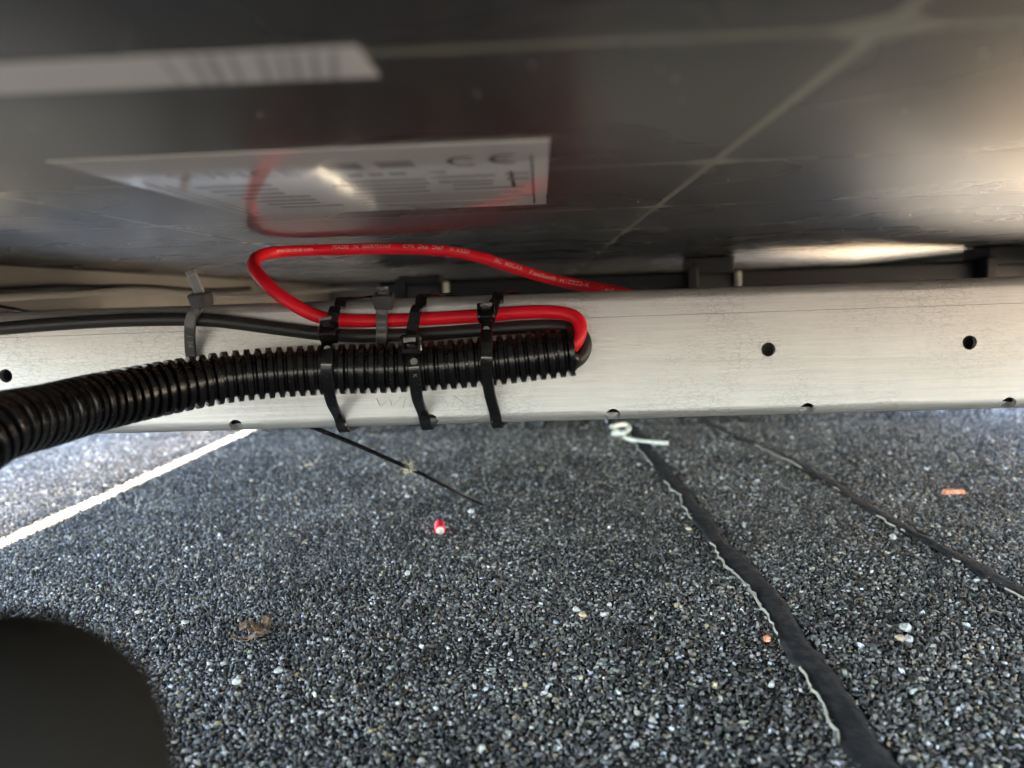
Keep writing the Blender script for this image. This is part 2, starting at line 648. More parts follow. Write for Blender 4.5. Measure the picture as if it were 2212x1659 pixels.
out = rrect(YF, YB, ZB, ZT, .0044, 7)
inn = rrect(YF + .0024, YB - .0024, ZB + .0024, ZT - .0024, .0022, 7, False)
RX0, RX1 = -.62, .80
V, Fc = [], []
for x in (RX0, RX1):
    V += [(x, y, z) for y, z in out]
no = len(out)
for i in range(no):
    j = (i + 1) % no
    Fc.append((i, j, no + j, no + i))
b = len(V)
for x in (RX0, RX1):
    V += [(x, y, z) for y, z in inn]
ni = len(inn)
for i in range(ni):
    j = (i + 1) % ni
    Fc.append((b + i, b + ni + i, b + ni + j, b + j))
bm = bmesh.new()
bv = [bm.verts.new(v) for v in V]
for f in Fc:
    bm.faces.new([bv[i] for i in f])
bm.verts.ensure_lookup_table()
bm.edges.ensure_lookup_table()
for x in (0, 1):
    eo = [bm.edges.get((bv[x * no + i], bv[x * no + (i + 1) % no])) for i in range(no)]
    ei = [bm.edges.get((bv[b + x * ni + i], bv[b + x * ni + (i + 1) % ni])) for i in range(ni)]
    bmesh.ops.bridge_loops(bm, edges=eo + ei)
bmesh.ops.recalc_face_normals(bm, faces=list(bm.faces))
rail = bmobj('mounting_rail', bm, M['alu'], None, False)
tag(rail, 'bright perforated aluminium mounting rail running across the picture', 'rail')
cut = bmesh.new()


def drill(center, direction, rad, length):
    q = Vector((0, 0, 1)).rotation_difference(Vector(direction)).to_matrix().to_4x4()
    bmesh.ops.create_cone(cut, cap_ends=True, segments=28, radius1=rad, radius2=rad, depth=length,
                          matrix=Matrix.Translation(Vector(center)) @ q)


for u, v in ((12, 812), (1660, 755), (2095, 740)):
    p = aty(u, v, YF)
    drill((p.x, YF, p.z), (0, 1, 0), .00285, .012)
h1 = aty(1660, 755, YF).x
hp = aty(2095, 740, YF).x - h1
for u in (90, 510, 930, 1325, 1745, 2180):
    v = 915 - (u - 1106) * .0324
    p = aty(u, v, YF)
    drill((p.x, YF + .001, ZB + .0022), (0, -1, -.22), .0030, .012)
for k in range(1, 6):
    drill((h1 + hp * (1 + k), YF, aty(1660, 755, YF).z), (0, 1, 0), .00285, .012)
cme = bpy.data.meshes.new('cut')
cut.to_mesh(cme)
cut.free()
co = link(bpy.data.objects.new('cut', cme))
md = rail.modifiers.new('holes', 'BOOLEAN')
md.operation = 'DIFFERENCE'
md.solver = 'EXACT'
md.object = co
dg = bpy.context.evaluated_depsgraph_get()
nm = bpy.data.meshes.new_from_object(rail.evaluated_get(dg))
rail.modifiers.clear()
rail.data = nm
bpy.data.objects.remove(co)
# round corners shade smooth, flat faces stay flat
nm.polygons.foreach_set('use_smooth', [True] * len(nm.polygons))
nm.set_sharp_from_angle(angle=math.radians(25))


def text_mesh(body, size=1.0, extrude=0.0, spacing=1.0, bevel=0.0):
    cu = bpy.data.curves.new('lettering', 'FONT')
    cu.body = body
    cu.size = size
    cu.extrude = extrude
    cu.bevel_depth = bevel
    cu.space_character = spacing
    cu.resolution_u = 3
    o = link(bpy.data.objects.new('lettering', cu))
    d = bpy.context.evaluated_depsgraph_get()
    d.update()
    me = bpy.data.meshes.new_from_object(o.evaluated_get(d))
    bpy.data.objects.remove(o)
    bpy.data.curves.remove(cu)
    return me


# stamped lettering on the rail below the conduit
me = text_mesh('WIELAND', 1.0, .02, 1.0)
V = np.array([tuple(v.co) for v in me.vertices])
a, bpt = aty(803, 884, YF), aty(1052, 874, YF)
sx = (bpt.x - a.x) / np.ptp(V[:, 0])
x0, hz = V[:, 0].min(), .0047
for v in me.vertices:
    x = (v.co.x - x0) * sx
    y = v.co.y / .70 * hz
    v.co = (a.x + x + y * .28, YF - .0002 - v.co.z * .024, a.z + y)
me.materials.append(M['alu'])
link(bpy.data.objects.new('stamped_lettering', me), rail)

# ------------------------------------------------------------------ conduit
CON = [(-330, 1120, .158), (-180, 1030, .178), (-60, 955, .196), (0, 922, .206), (97, 899, .226), (190, 874, .245), (290, 852, .262), (390, 832, .275), (484, 816, .284),
       (570, 807, .290), (645, 802, .294), (727, 798, .297), (850, 795, .3000), (953, 789, .3015), (1060, 780, .3028), (1150, 770, .3036), (1236, 759, .304)]
pts = [aty(*p) for p in CON]
path, s = catmull(pts, .00034)
PIT = .0039
rad = []
for d in (s[-1] - s):
    f = ((d + .0004) % PIT) / PIT
    if f < .60:
        e = min(f, .60 - f) / .60
        r = .00985 - .0004 * max(0, 1 - e / .12) ** 2 - (.00008 if abs(f - .30) < .035 else 0)
    else:
        e = min(f - .60, 1.0 - f)
        r = .0078 + .0012 * max(0, 1 - e / .06)
    rad.append(r)
# come back inside to give the tube a wall
n0 = len(path)
path2 = path + [path[-1 - k * 3] for k in range(0, 30)]
rad2 = rad + [.0071 + .0010 * (k == 0) for k in range(30)]
T, N = frames(path)
Tc, Nc = T + [T[-1 - k * 3] for k in range(30)], N + [N[-1 - k * 3] for k in range(30)]
V, Fc, SEG = [], [], 40
rag = np.convolve(rng.normal(0, 1, SEG * 3), np.ones(4) / 4, 'same')[SEG:2 * SEG]
for i, p in enumerate(path2):
    bb = Tc[i].cross(Nc[i])
    dend = (s[-1] - s[min(i, n0 - 1)]) if i < n0 else (i - n0) * .001
    for k in range(SEG):
        aa = math.tau * k / SEG
        q = p + (Nc[i] * math.cos(aa) + bb * math.sin(aa)) * rad2[i]
        if dend < .0028:
            q += Tc[i] * (rag[k] * .0011 * (1 - dend / .0028) + .0011 * math.sin(aa + .8) * (1 - dend / .0028))
        V.append(q)
for i in range(len(path2) - 1):
    for k in range(SEG):
        k2 = (k + 1) % SEG
        Fc.append((i * SEG + k, i * SEG + k2, (i + 1) * SEG + k2, (i + 1) * SEG + k))
con = obj('corrugated_conduit', V, Fc, M['conduit'], None, True)
con.data.set_sharp_from_angle(angle=math.radians(40))
tag(con, 'thick black corrugated conduit strapped to the rail, cut end at right', 'conduit')
# folded flap of the torn end
e, tt, up, bb = path[-1], T[-1], N[-1], T[-1].cross(N[-1])
side = Vector((0, -1, 0))
side = (side - tt * side.dot(tt)).normalized()
fl = []
for i in range(9):
    aa = math.radians(-62 + i * 8.5)
    rr = side * math.cos(aa) * .0090 + Vector((0, 0, 1)) * math.sin(aa) * .0090
    ww = math.sin(math.pi * i / 8)
    fl += [e + rr - tt * .0008, e + rr * (.97 - .12 * ww) + tt * (.0006 + .0024 * ww), e + rr * (.86 - .16 * ww) + tt * (.0004 + .0018 * ww)]
ff = []
for i in range(8):
    for k in range(2):
        ff.append((i * 3 + k, i * 3 + k + 1, i * 3 + k + 4, i * 3 + k + 3))
fo = obj('torn_flap', fl, ff, M['conduit'], con, True)
so = fo.modifiers.new('thick', 'SOLIDIFY')
so.thickness = .0006

# ------------------------------------------------------------------ cables
R = .00272
RED = [(1120, 778, .303), (1180, 772, .3025), (1220, 760, .3015), (1243, 741, .3010), (1253, 716, .3025), (1249, 692, .3050), (1226, 679, .3075), (1180, 674, .3095), (1110, 676, .3112), (1050, 681, .3118),
       (960, 687, .3120), (880, 691, .3120), (800, 693, .3120), (740, 692, .3118), (695, 686, .3105), (650, 667, .3100), (605, 638, .3120), (570, 606, .3180),
       (549, 577, .330), (556, 556, .346), (592, 545, .362), (660, 541, .372), (760, 538.5, .376), (860, 537, .376), (950, 541, .374), (1030, 554, .372), (1110, 579, .371),
       (1190, 603, .371), (1270, 619, .372), (1340, 632, .374), (1430, 655, .378), (1560, 700, .385)]
rpath, rs = catmull([aty(*p) for p in RED], .0012)
red = tube('red_cable', rpath, R, M['red'], None, 20)
tag(red, 'red solar cable looping from the conduit end up and back over the rail', 'cable')
BLK = [(1120, 790, .304), (1185, 788, .3035), (1222, 787, .3035), (1247, 779, .3045), (1262, 758, .3065), (1262, 733, .3085), (1245, 714, .310), (1205, 706, .3112), (1150, 706, .3116), (1080, 710, .3118), (1000, 716, .3118), (900, 723, .3118),
       (800, 726, .3116), (740, 725, .3112), (690, 721, .3108), (640, 715, .3108), (550, 703, .3108), (470, 693, .3108), (400, 690, .3108), (330, 690.5, .3108),
       (250, 692.5, .3108), (150, 698, .3108), (60, 704.5, .3108), (0, 709.5, .3108), (-120, 718, .3108), (-400, 735, .3108)]
bpath, bs = catmull([aty(*p) for p in BLK], .0012)
blk = tube('black_cable', bpath, R, M['black_cable'], None, 20)
tag(blk, 'black solar cable lying along the rail beneath the red one', 'cable')

rproj = np.array([project(p) for p in rpath])
back = [i for i, sv in enumerate(rs) if i > len(rs) * .45]


def s_at(u):
    """arc length where the upper run of the red cable crosses pixel column U"""
    best = [(abs(rproj[i, 0] - u), rs[i]) for i in back if rproj[i, 1] < 560 or rproj[i, 0] > 600]
    return min(best)[1]


def cable_print(body, u0, u1, theta, hgt):
    me = text_mesh(body, 1.0)
    V = np.array([tuple(v.co) for v in me.vertices])
    s0, s1 = s_at(u0), s_at(u1)
    lo, wd = V[:, 0].min(), np.ptp(V[:, 0])
    P = np.array([tuple(p) for p in rpath])
    for v in me.vertices:
        sv = s0 + (v.co.x - lo) / wd * (s1 - s0)
        p = Vector([np.interp(sv, rs, P[:, k]) for k in range(3)])
        i = int(np.clip(np.searchsorted(rs, sv), 1, len(rs) - 2))
        tn = (rpath[i + 1] - rpath[i - 1]).normalized()
        nf = (CAM - p)
        nf = (nf - tn * nf.dot(tn)).normalized()
        nu = nf.cross(tn) * -1
        if nu.z < 0:
            nu = -nu
        th = theta + (v.co.y / .7 - .5) * hgt / R
        v.co = p + (nf * math.cos(th) + nu * math.sin(th)) * (R + .00006)
    me.materials.append(M['red_print'])
    link(bpy.data.objects.new('cable_print', me), red)


for body, u0, u1, th in (('www.ibc-solar.com', 590, 677, .25), ('MADE  IN  GERMANY', 720, 850, .5), ('CPR  Dca  DoP  1016320', 873, 1014, .5),
                         ('IBC  SOLAR', 1067, 1131, .35), ('FlexiSun®  H1Z2Z2-K', 1145, 1272, .25), ('1x4', 1297, 1321, .1)):
    cable_print(body, u0, u1, th, .0019)

# ------------------------------------------------------------------ cable ties
def ribbon(name, ctrl, width, thick, m, parent, step=.0006):
    """a flat strap through (point, outward normal) pairs"""
    P = [c[0] for c in ctrl]
    path, s = catmull(P, step)
    # parameter of every control point by nearest station
    idx = [min(range(len(path)), key=lambda i: (path[i] - p).length) for p in P]
    NN = np.array([tuple(c[1]) for c in ctrl])
    T, _ = frames(path)
    V, Fc = [], []
    for i, p in enumerate(path):
        n = Vector([np.interp(i, idx, NN[:, k]) for k in range(3)])
        n = (n - T[i] * n.dot(T[i])).normalized()
        w = T[i].cross(n).normalized()
        for a, c in ((-.5, .5), (-.42, 1), (.42, 1), (.5, .5), (.5, 0), (-.5, 0)):
            V.append(p + w * width * a + n * thick * c)
    for i in range(len(path) - 1):
        for k in range(6):
            k2 = (k + 1) % 6
            Fc.append((i * 6 + k, (i + 1) * 6 + k, (i + 1) * 6 + k2, i * 6 + k2))
    Fc.append((0, 1, 2, 3, 4, 5))
    Fc.append(tuple((len(path) - 1) * 6 + k for k in (5, 4, 3, 2, 1, 0)))
    bm = bmesh.new()
    bv = [bm.verts.new(v) for v in V]
    for f in Fc:
        bm.faces.new([bv[i] for i in f])
    bmesh.ops.recalc_face_normals(bm, faces=list(bm.faces))
    o = bmobj(name, bm, m, parent, True)
    o.data.set_sharp_from_angle(angle=math.radians(32))
    return o


def tie_head(root, c, f, w, hw, hh, depth, stub, tilt, m, cutm):
    """square eye: F is the way its window looks, W its width axis; a cut tail stands in the window"""
    f = Vector(f).normalized()
    w = Vector(w)
    w = (w - f * w.dot(f)).normalized()
    v = f.cross(w) * -1
    if v.z < 0 or abs(v.z) < 1e-4 and v.y > 0:
        v = -v
    L = lambda a, bq, cq: c + w * a + v * bq + f * cq

    def loop(a, bq, r, n=3):
        P = []
        for sx, sy, a0 in ((1, 1, 0), (-1, 1, 90), (-1, -1, 180), (1, -1, 270)):
            for k in range(n + 1):
                an = math.radians(a0 + 90 * k / n)
                P.append((sx * (a - r) + r * math.cos(an), sy * (bq - r) + r * math.sin(an)))
        return P
    iw, ih = .00245, .00165
    rings = [(loop(hw * .86, hh * .84, .0007), -depth), (loop(hw * .97, hh * .97, .0009), -depth * .55), (loop(hw, hh, .0010), -.0006),
             (loop(hw - .0005, hh - .0005, .0009), 0.0), (loop(iw + .0003, ih + .0003, .0003), 0.0), (loop(iw, ih, .0002), -.0004),
             (loop(iw, ih, .0002), -depth * .8)]
    bm = bmesh.new()
    RV = [[bm.verts.new(L(x, y, z)) for x, y in P] for P, z in rings]
    n = len(RV[0])
    for r0, r1 in zip(RV, RV[1:]):
        for k in range(n):
            bm.faces.new((r0[k], r0[(k + 1) % n], r1[(k + 1) % n], r1[k]))
    bm.faces.new(RV[0][::-1])
    bm.faces.new(RV[-1])
    bmesh.ops.recalc_face_normals(bm, faces=list(bm.faces))
    h = bmobj('head', bm, m, root, True)
    h.data.set_sharp_from_angle(angle=math.radians(28))
    # locking pawl
    bm = box((-1, -1, -1), (1, 1, 1))
    for q in bm.verts:
        q.co = L(q.co.x * .0015, -ih * .15 + q.co.y * .00028, -.0005 + q.co.z * .0004)
    bmobj('pawl', bm, m, h)
    # tail: thin bar with ladder teeth and a rough pale cut
    d = (f + v * tilt[1] + w * tilt[0]).normalized()
    nn = (v - d * v.dot(d)).normalized()
    ww = d.cross(nn).normalized()
    base = L(0, .0006, -.0015)
    bm = bmesh.new()
    pitch, teeth = .00105, max(2, int((stub + .0015) / .00105))
    V = []
    for i in range(teeth * 2 + 1):
        z = i * pitch / 2
        hgt = -.0007 if i % 2 else -.0004
        V.append([bm.verts.new(base + ww * a + nn * bq + d * z) for a, bq in
                  ((-.0022, .0006), (.0022, .0006), (.0022, -.0006), (.0016, -.0006), (.0016, hgt + .0001), (-.0016, hgt + .0001), (-.0016, -.0006), (-.0022, -.0006))])
    for r0, r1 in zip(V, V[1:]):
        for k in range(8):
            bm.faces.new((r0[k], r0[(k + 1) % 8], r1[(k + 1) % 8], r1[k]))
    bm.faces.new(V[-1])
    bmesh.ops.recalc_face_normals(bm, faces=list(bm.faces))
    tl = bmobj('cut_tail', bm, cutm if stub > .005 else m, root)
    z = teeth * pitch
    bm = bmesh.new()
    rows = []
    for j in range(3):
        rows.append([bm.verts.new(base + ww * (-.0023 + .0046 * i / 8) + nn * (-.00075 + .0015 * j / 2)
                                  + d * (z + .0001 + random.uniform(0, .0006) + (.0002 if j == 1 else 0))) for i in range(9)])
    for r0, r1 in zip(rows, rows[1:]):
        for i in range(8):
            bm.faces.new((r0[i], r0[i + 1], r1[i + 1], r1[i]))
    o = bmobj('cut_face', bm, cutm, tl)
    so = o.modifiers.new('thick', 'SOLIDIFY')
    so.thickness = .0004
    return h


FR, UPN, DN = Vector((0, -1, 0)), Vector((0, 0, 1)), Vector((0, 0, -1))
FU, FD = Vector((0, -.8, .6)), Vector((0, -.8, -.6))
G = 'black cable ties on the rail'


def wrap_top(u, dx, dxb):
    """control points over the top edge of the rail, from behind to the front"""
    x = aty(u, 640, YF).x
    return [(Vector((x + dxb, YB + .001, ZT - .006)), Vector((0, 1, .2))), (Vector((x + dxb * .9, YB - .003, ZT + .0002)), Vector((0, .3, 1))),
            (Vector((x + dxb * .4, YF + .016, ZT + .0003)), UPN), (Vector((x + dx, YF + .0035, ZT + .0002)), Vector((0, -.35, 1))),
            (Vector((x, YF - .0008, ZT - .0035)), FU)]


def wrap_bottom(u, v):
    p = aty(u, v, YF)
    return [(Vector((p.x, YF - .0010, ZB + .0050)), Vector((0, -1, -.2))), (Vector((p.x + .0006, YF + .0016, ZB - .0004)), Vector((0, -.6, -.8))),
            (Vector((p.x + .0012, YF + .008, ZB - .0012)), DN), (Vector((p.x + .002, YB - .004, ZB - .0012)), DN), (Vector((p.x + .002, YB + .001, ZB + .004)), Vector((0, 1, -.2)))]


def front(*pp):
    return [(aty(u, v, y), n) for u, v, y, n in pp]


def dot_mark(root, p, m):
    """round moulding mark on a strap"""
    bm = bmesh.new()
    bmesh.ops.create_circle(bm, segments=18, radius=.00135, cap_ends=True)
    for v in bm.verts:
        v.co = p + Vector((v.co.x, -.0, v.co.y))
    ring = bmobj('moulding_mark', bm, m, root)
    so = ring.modifiers.new('thick', 'SOLIDIFY')
    so.thickness = .00025


def strap_text(root, body, u, v, y, size, rot, m):
    me = text_mesh(body, size)
    V = np.array([tuple(q.co) for q in me.vertices])
    c = (V.max(0) + V.min(0)) / 2
    p = aty(u, v, y)
    for q in me.vertices:
        a, bq = q.co.x - c[0], q.co.y - c[1]
        if rot:
            a, bq = bq, -a
        q.co = p + Vector((a, 0, bq))
    me.materials.append(m)
    link(bpy.data.objects.new('moulded_lettering', me), root)


W5, TH = .0047, .0011
M['mould'] = mat('mould', (.03, .03, .032), .22)
# A: around rail, cables and conduit, leftmost of the three big loops
r = tag(empty('cable_tie'), 'black cable tie round conduit and cables, leftmost of three wide loops', 'cable tie', G)
ribbon('strap', wrap_top(733, .0002, .0075) + front((724, 668, .3070, FU), (718, 695, .3050, FR), (712, 722, .3040, FR)), W5, TH, M['nylon'], r)
ribbon('strap', front((707, 738, .2990, FU), (706, 755, .2905, FU), (706, 775, .2872, FR), (706, 800, .2868, FR), (708, 825, .2880, FD), (712, 850, .2925, FD), (719, 874, .3005, FD))
       + wrap_bottom(736, 928), W5, TH, M['nylon'], r)
tie_head(r, aty(708, 707, .2965), (.0, -.62, .78), (1, 0, .06), .0038, .0040, .0056, .0030, (-.12, .25), M['nylon'], M['nylon_cut'])
dot_mark(r, aty(707, 754, .2890), M['mould'])
# B: middle loop with a square eye facing out
r = tag(empty('cable_tie'), 'black cable tie with square eye facing out, middle of three wide loops', 'cable tie', G)
ribbon('strap', wrap_top(908, .0004, .0085) + front((900, 668, .3080, FU), (894, 695, .3060, FR), (889, 725, .3035, FR), (886, 745, .2960, FR)), W5, TH, M['nylon'], r)
ribbon('strap', front((891, 762, .2915, FR), (893, 780, .2895, FR), (895, 800, .2890, FR), (897, 825, .2905, FD), (900, 850, .2950, FD), (905, 870, .3020, FD)) + wrap_bottom(917, 918),
       W5, TH, M['nylon'], r)
tie_head(r, aty(887, 743, .2862), (.02, -1, .12), (1, 0, .02), .0040, .0036, .0050, .0008, (-.05, .35), M['nylon'], M['nylon_cut'])
dot_mark(r, aty(894, 781, .2880), M['nylon_grey'])
strap_text(r, 'K', 897, 812, .2878, .0022, True, M['nylon_grey'])
# C: right hand loop
r = tag(empty('cable_tie'), 'black cable tie near the cut conduit end, rightmost of three wide loops', 'cable tie', G)
ribbon('strap', wrap_top(1075, .0002, .0060) + front((1070, 652, .3085, FU), (1064, 668, .3060, FR), (1056, 690, .3050, FR)), W5, TH, M['nylon'], r)
ribbon('strap', front((1052, 692, .3035, FU), (1051, 712, .2990, FU), (1051, 735, .2945, FU), (1051, 760, .2922, FR), (1051, 785, .2920, FR), (1052, 808, .2940, FD), (1055, 832, .2990, FD), (1059, 855, .3050, FD))
       + wrap_bottom(1070, 916), W5, TH, M['nylon'], r)
tie_head(r, aty(1050, 668, .2990), (.04, -.80, .60), (1, 0, .03), .0036, .0036, .0052, .0014, (.0, .3), M['nylon'], M['nylon_cut'])
dot_mark(r, aty(1051, 712, .2975), M['mould'])
# D: round the two cables only, head up at the rail edge
r = tag(empty('cable_tie'), 'dark grey cable tie round both cables with head above the red cable', 'cable tie', G)
ribbon('strap', front((828, 645, .3085, FU), (826, 665, .3085, FR), (825, 678, .3086, FR), (825, 693, .3080, FR), (825, 708, .3083, FR), (825, 725, .3080, FR), (825, 740, .3090, FD), (825, 752, .3120, FD)),
       W5, TH, M['nylon_grey'], r)
tie_head(r, aty(828, 634, .3055), (.05, -.35, .94), (1, 0, .03), .0041, .0036, .0058, .0026, (-.05, -.1), M['nylon_grey'], M['nylon_cut'])
dot_mark(r, aty(826, 673, .3072), M['mould'])
strap_text(r, 'S', 826, 727, .3066, .0020, True, M['mould'])
# a flat strap end lying along the top edge of the rail
# E: left, round the black cable alone, long toothed tail
r = tag(empty('cable_tie'), 'grey cable tie round the black cable with toothed tail standing up', 'cable tie', G)
ribbon('strap', front((434, 652, .3105, FU), (428, 668, .3075, Vector((0, -.9, .5))), (418, 678, .3070, FR), (413, 692, .3072, FR), (411, 710, .3075, FR), (411, 730, .3098, FR), (412, 752, .3120, FR), (415, 778, .3132, FR), (419, 800, .3135, FR)),
       W5, TH, M['nylon_grey'], r)
tie_head(r, aty(430, 632, .3035), (-.08, -.30, .95), (1, -.25, -.02), .0039, .0034, .0056, .0082, (-.16, .0), M['nylon_grey'], M['nylon_cut'])
dot_mark(r, aty(424, 672, .3052), M['mould'])
strap_text(r, 'S2 34', 410, 733, .3076, .0032, True, M['mould'])

# ------------------------------------------------------------------ sticker and barcode on the panel: parts of it
def sheet(name, x0, x1, y0, y1, z, m, parent, thick=.00012):
    return bmobj(name, box((x0, y0, z - thick), (x1, y1, z)), m, parent)


LX0, LX1, LY0, LY1 = -.1005, .0028, .1585, .2655
lab = sheet('type_label', LX0, LX1, LY0, LY1, ZG - .0001, M['label'], pA, .0002)
lab['label'] = 'white type label with black print'
zl = ZG - .00036


def ink(name, x0, x1, y0, y1, m='print'):
    return sheet(name, x0, x1, y0, y1, zl, M[m], lab, .00006)


def lx(u, v):
    p = atz(u, v, zl)
    return p.x, p.y


def inkbar(u0, u1, v0, v1, m='print_grey'):
    """a line of small print between two pixel columns"""
    a, y0 = lx(u0, v0)
    b_, _ = lx(u1, v0)
    _, y1 = lx(u0, v1)
    ink('small_print', min(a, b_), max(a, b_), min(y0, y1), max(y0, y1), m)


# print in the sheet's own millimetres: columns from its left edge, rows from the camera side
def row(x, w, y, h, m='print_grey'):
    ink('small_print', LX0 + x, LX0 + x + w, LY0 + y, LY0 + y + h, m)


for x, w in ((.052, .0085), (.064, .0085)):
    row(x, w, .016, .008, 'print_grey')
for k, (x, w) in enumerate(((.0545, .0035), (.0595, .0035), (.0645, .0042), (.0742, .0042))):
    row(x, w, .0305, .0042)
for x, w, y, h in ((.050, .022, .0405, .0042), (.0735, .0165, .0385, .0045), (.094, .0, .0, .0), (.046, .026, .0475, .0040), (.0745, .0145, .0465, .0042),
                   (.050, .020, .0545, .0034), (.0775, .011, .0535, .0038), (.048, .022, .0625, .003), (.077, .020, .0610, .003),
                   (.0925, .008, .0375, .0040), (.0925, .0095, .0455, .0040)):
    if w:
        row(x, min(w, .0985 - x), y, h)
for k in range(5):
    row(.046 + .004 * (k % 2), .049 - .003 * (k % 3), .0695 + k * .0036, .0017)
for k in range(3):
    row(.046 + .006 * k, .048 - .008 * k, .0905 + k * .0034, .0018)
for k in range(7):
    row(.012 + .0012 * k, .020 - .002 * (k % 3), .040 + k * .0075, .0032)
ink('rule', LX1 - .0042, LX1 - .0036, LY0 + .016, LY1 - .004)
ink('rule', LX1 - .0098, LX1 - .0088, LY0 + .036, LY0 + .064)
ink('rule', LX0 + .0040, LX0 + .0046, LY0 + .030, LY1 - .004, 'print_grey')
ink('rule', LX0 + .0068, LX0 + .0074, LY0 + .036, LY1 - .006, 'print_grey')


def arc_mark(cx, cy, rx, ry, w, bar):
    """one letter of the conformity mark: an open ring"""
    V, Fc = [], []
    n = 18
    for i in range(n + 1):
        a = math.radians(62 + 236 * i / n)
        for q in (1, 1 - w):
            V.append((cx + math.cos(a) * rx * q, cy + math.sin(a) * ry * q, zl - .00005))
    for i in range(n):
        Fc.append((2 * i, 2 * i + 1, 2 * i + 3, 2 * i + 2))
    if bar:
        b = len(V)
        V += [(cx - rx * .9, cy - ry * .12, zl - .00005), (cx + rx * .1, cy - ry * .12, zl - .00005), (cx + rx * .1, cy + ry * .12, zl - .00005), (cx - rx * .9, cy + ry * .12, zl - .00005)]
        Fc.append((b, b + 1, b + 2, b + 3))
    obj('conformity_mark', V, Fc, M['print'], lab)


arc_mark(LX0 + .0845, LY0 + .0195, .0042, .0060, .26, False)
arc_mark(LX0 + .0940, LY0 + .0185, .0042, .0060, .26, True)
# heading: large grey letters that the blur has all but dissolved
me = text_mesh('SUNCE', 1.0, 0, 1.1)
V = np.array([tuple(v.co) for v in me.vertices])
kx = .030 / np.ptp(V[:, 0])
for v in me.vertices:
    v.co = (LX0 + .014 + (v.co.x - V[:, 0].min()) * kx, LY0 + .029 - v.co.y * .012, zl - .00004)
me.materials.append(M['print_grey'])
link(bpy.data.objects.new('heading', me), lab)
# serial number strip
bar = sheet('serial_sticker', -.190, -.0215, .0975, .1105, ZG - .0001, M['paper'], pA, .00015)
x = -.0465
for k in range(9):
    wv = random.choice((.0006, .0009, .0013))
    V = [(x, .0980, ZG - .0003), (x + wv, .0980, ZG - .0003), (x + wv - .003, .1100, ZG - .0003), (x - .003, .1100, ZG - .0003)]
    obj('bar', V, [(0, 1, 2, 3)], M['bar_grey'], bar)
    x += wv + random.choice((.0012, .0016, .0028))

# dust specks stuck to the glass
V, Fc = [], []
for k in range(330):
    x, y = random.uniform(-.30, .45), random.uniform(.10, .75)
    q = random.choice((.00014, .0002, .00026, .0004))
    a = random.uniform(0, 6)
    b = len(V)
    for dx, dy in ((1, 0), (.2, .6), (-1, .1), (-.1, -.5)):
        V.append((x + q * (dx * math.cos(a) - dy * math.sin(a)), y + q * (dx * math.sin(a) + dy * math.cos(a)), ZG - .0001))
    V.append((x, y, ZG - .0001 - q * .8))
    Fc += [(b + i, b + (i + 1) % 4, b + 4) for i in range(4)]
tag(obj('dust_specks', V, Fc, M['paper'], pA), kind='stuff')

# ------------------------------------------------------------------ clips and wires along the far frame
GC = 'black clips on the dark rear rail'
YR = .715
zr = .1490
rr_ = bmobj('rear_rail', box((-.150, YR, .098), (.80, YR + .042, zr), .003, 3), M['plastic'])
tag(rr_, 'black rear support rail mostly hidden behind the aluminium rail', 'rail')
for u0, u1, lbl in ((862, 968, 'black clip on the rear rail, left of the three, above the cable ties'),
                    (1492, 1600, 'black clip with pale tab on the rear rail, middle of the three'),
                    (2130, 2240, 'black clip on the rear rail at the right edge of the picture')):
    a, bq = aty(u0, 600, YR - .01), aty(u1, 600, YR - .01)
    r = tag(empty('frame_clip'), lbl, 'clip', GC)
    y0 = YR - .014
    bmobj('body', box((a.x, y0, zr - .004), (bq.x - .006, YR + .030, .1535 if u0 < 1000 else ZG - .0006), .0015), M['plastic'], r)
    bmobj('jaw', box((a.x + .006, y0 + .004, zr - .0165), (bq.x - .008, YR - .0006, zr - .0044), .0008), M['wire_dark'], r)
    bmobj('side_plate', box((a.x - .003, y0 - .003, zr - .019), (a.x + .0055, YR - .0004, zr + .002), .001), M['plastic'], r)
    bmobj('pale_tab', box((bq.x - .0045, y0 - .002, zr - .016), (bq.x - .0005, YR - .0005, zr - .002), .001), M['pale_plastic'], r)
for k, (P, rd, m_, lbl) in enumerate((
        ([(-60, 648), (60, 640), (150, 636), (230, 630), (300, 626), (420, 634), (520, 640), (640, 632), (760, 622), (880, 610)], .0021, 'wire_grey', 'pale grey wire sagging along the frame behind the left cable tie'),
        ([(-60, 632), (40, 628), (120, 622), (200, 622), (260, 620), (340, 622), (430, 628), (540, 624)], .0022, 'black_cable', 'dark blurred wire above the pale wire along the left frame'))):
    pp = [aty(u, v, .395 + .00040 * (u + 60) + .01 * k) for u, v in P]
    wp, _ = catmull(pp, .004)
    tag(tube('panel_wire', wp, rd, M[m_], None, 10), lbl, 'wire')
pp = [aty(u, v, y) for u, v, y in ((-40, 655, .44), (0, 662, .43), (40, 670, .42), (70, 678, .41), (120, 700, .40))]
tag(tube('panel_wire', catmull(pp, .003)[0], .0012, M['plastic'], None, 8), 'thin black wire end dipping behind the rail at the left edge', 'wire')

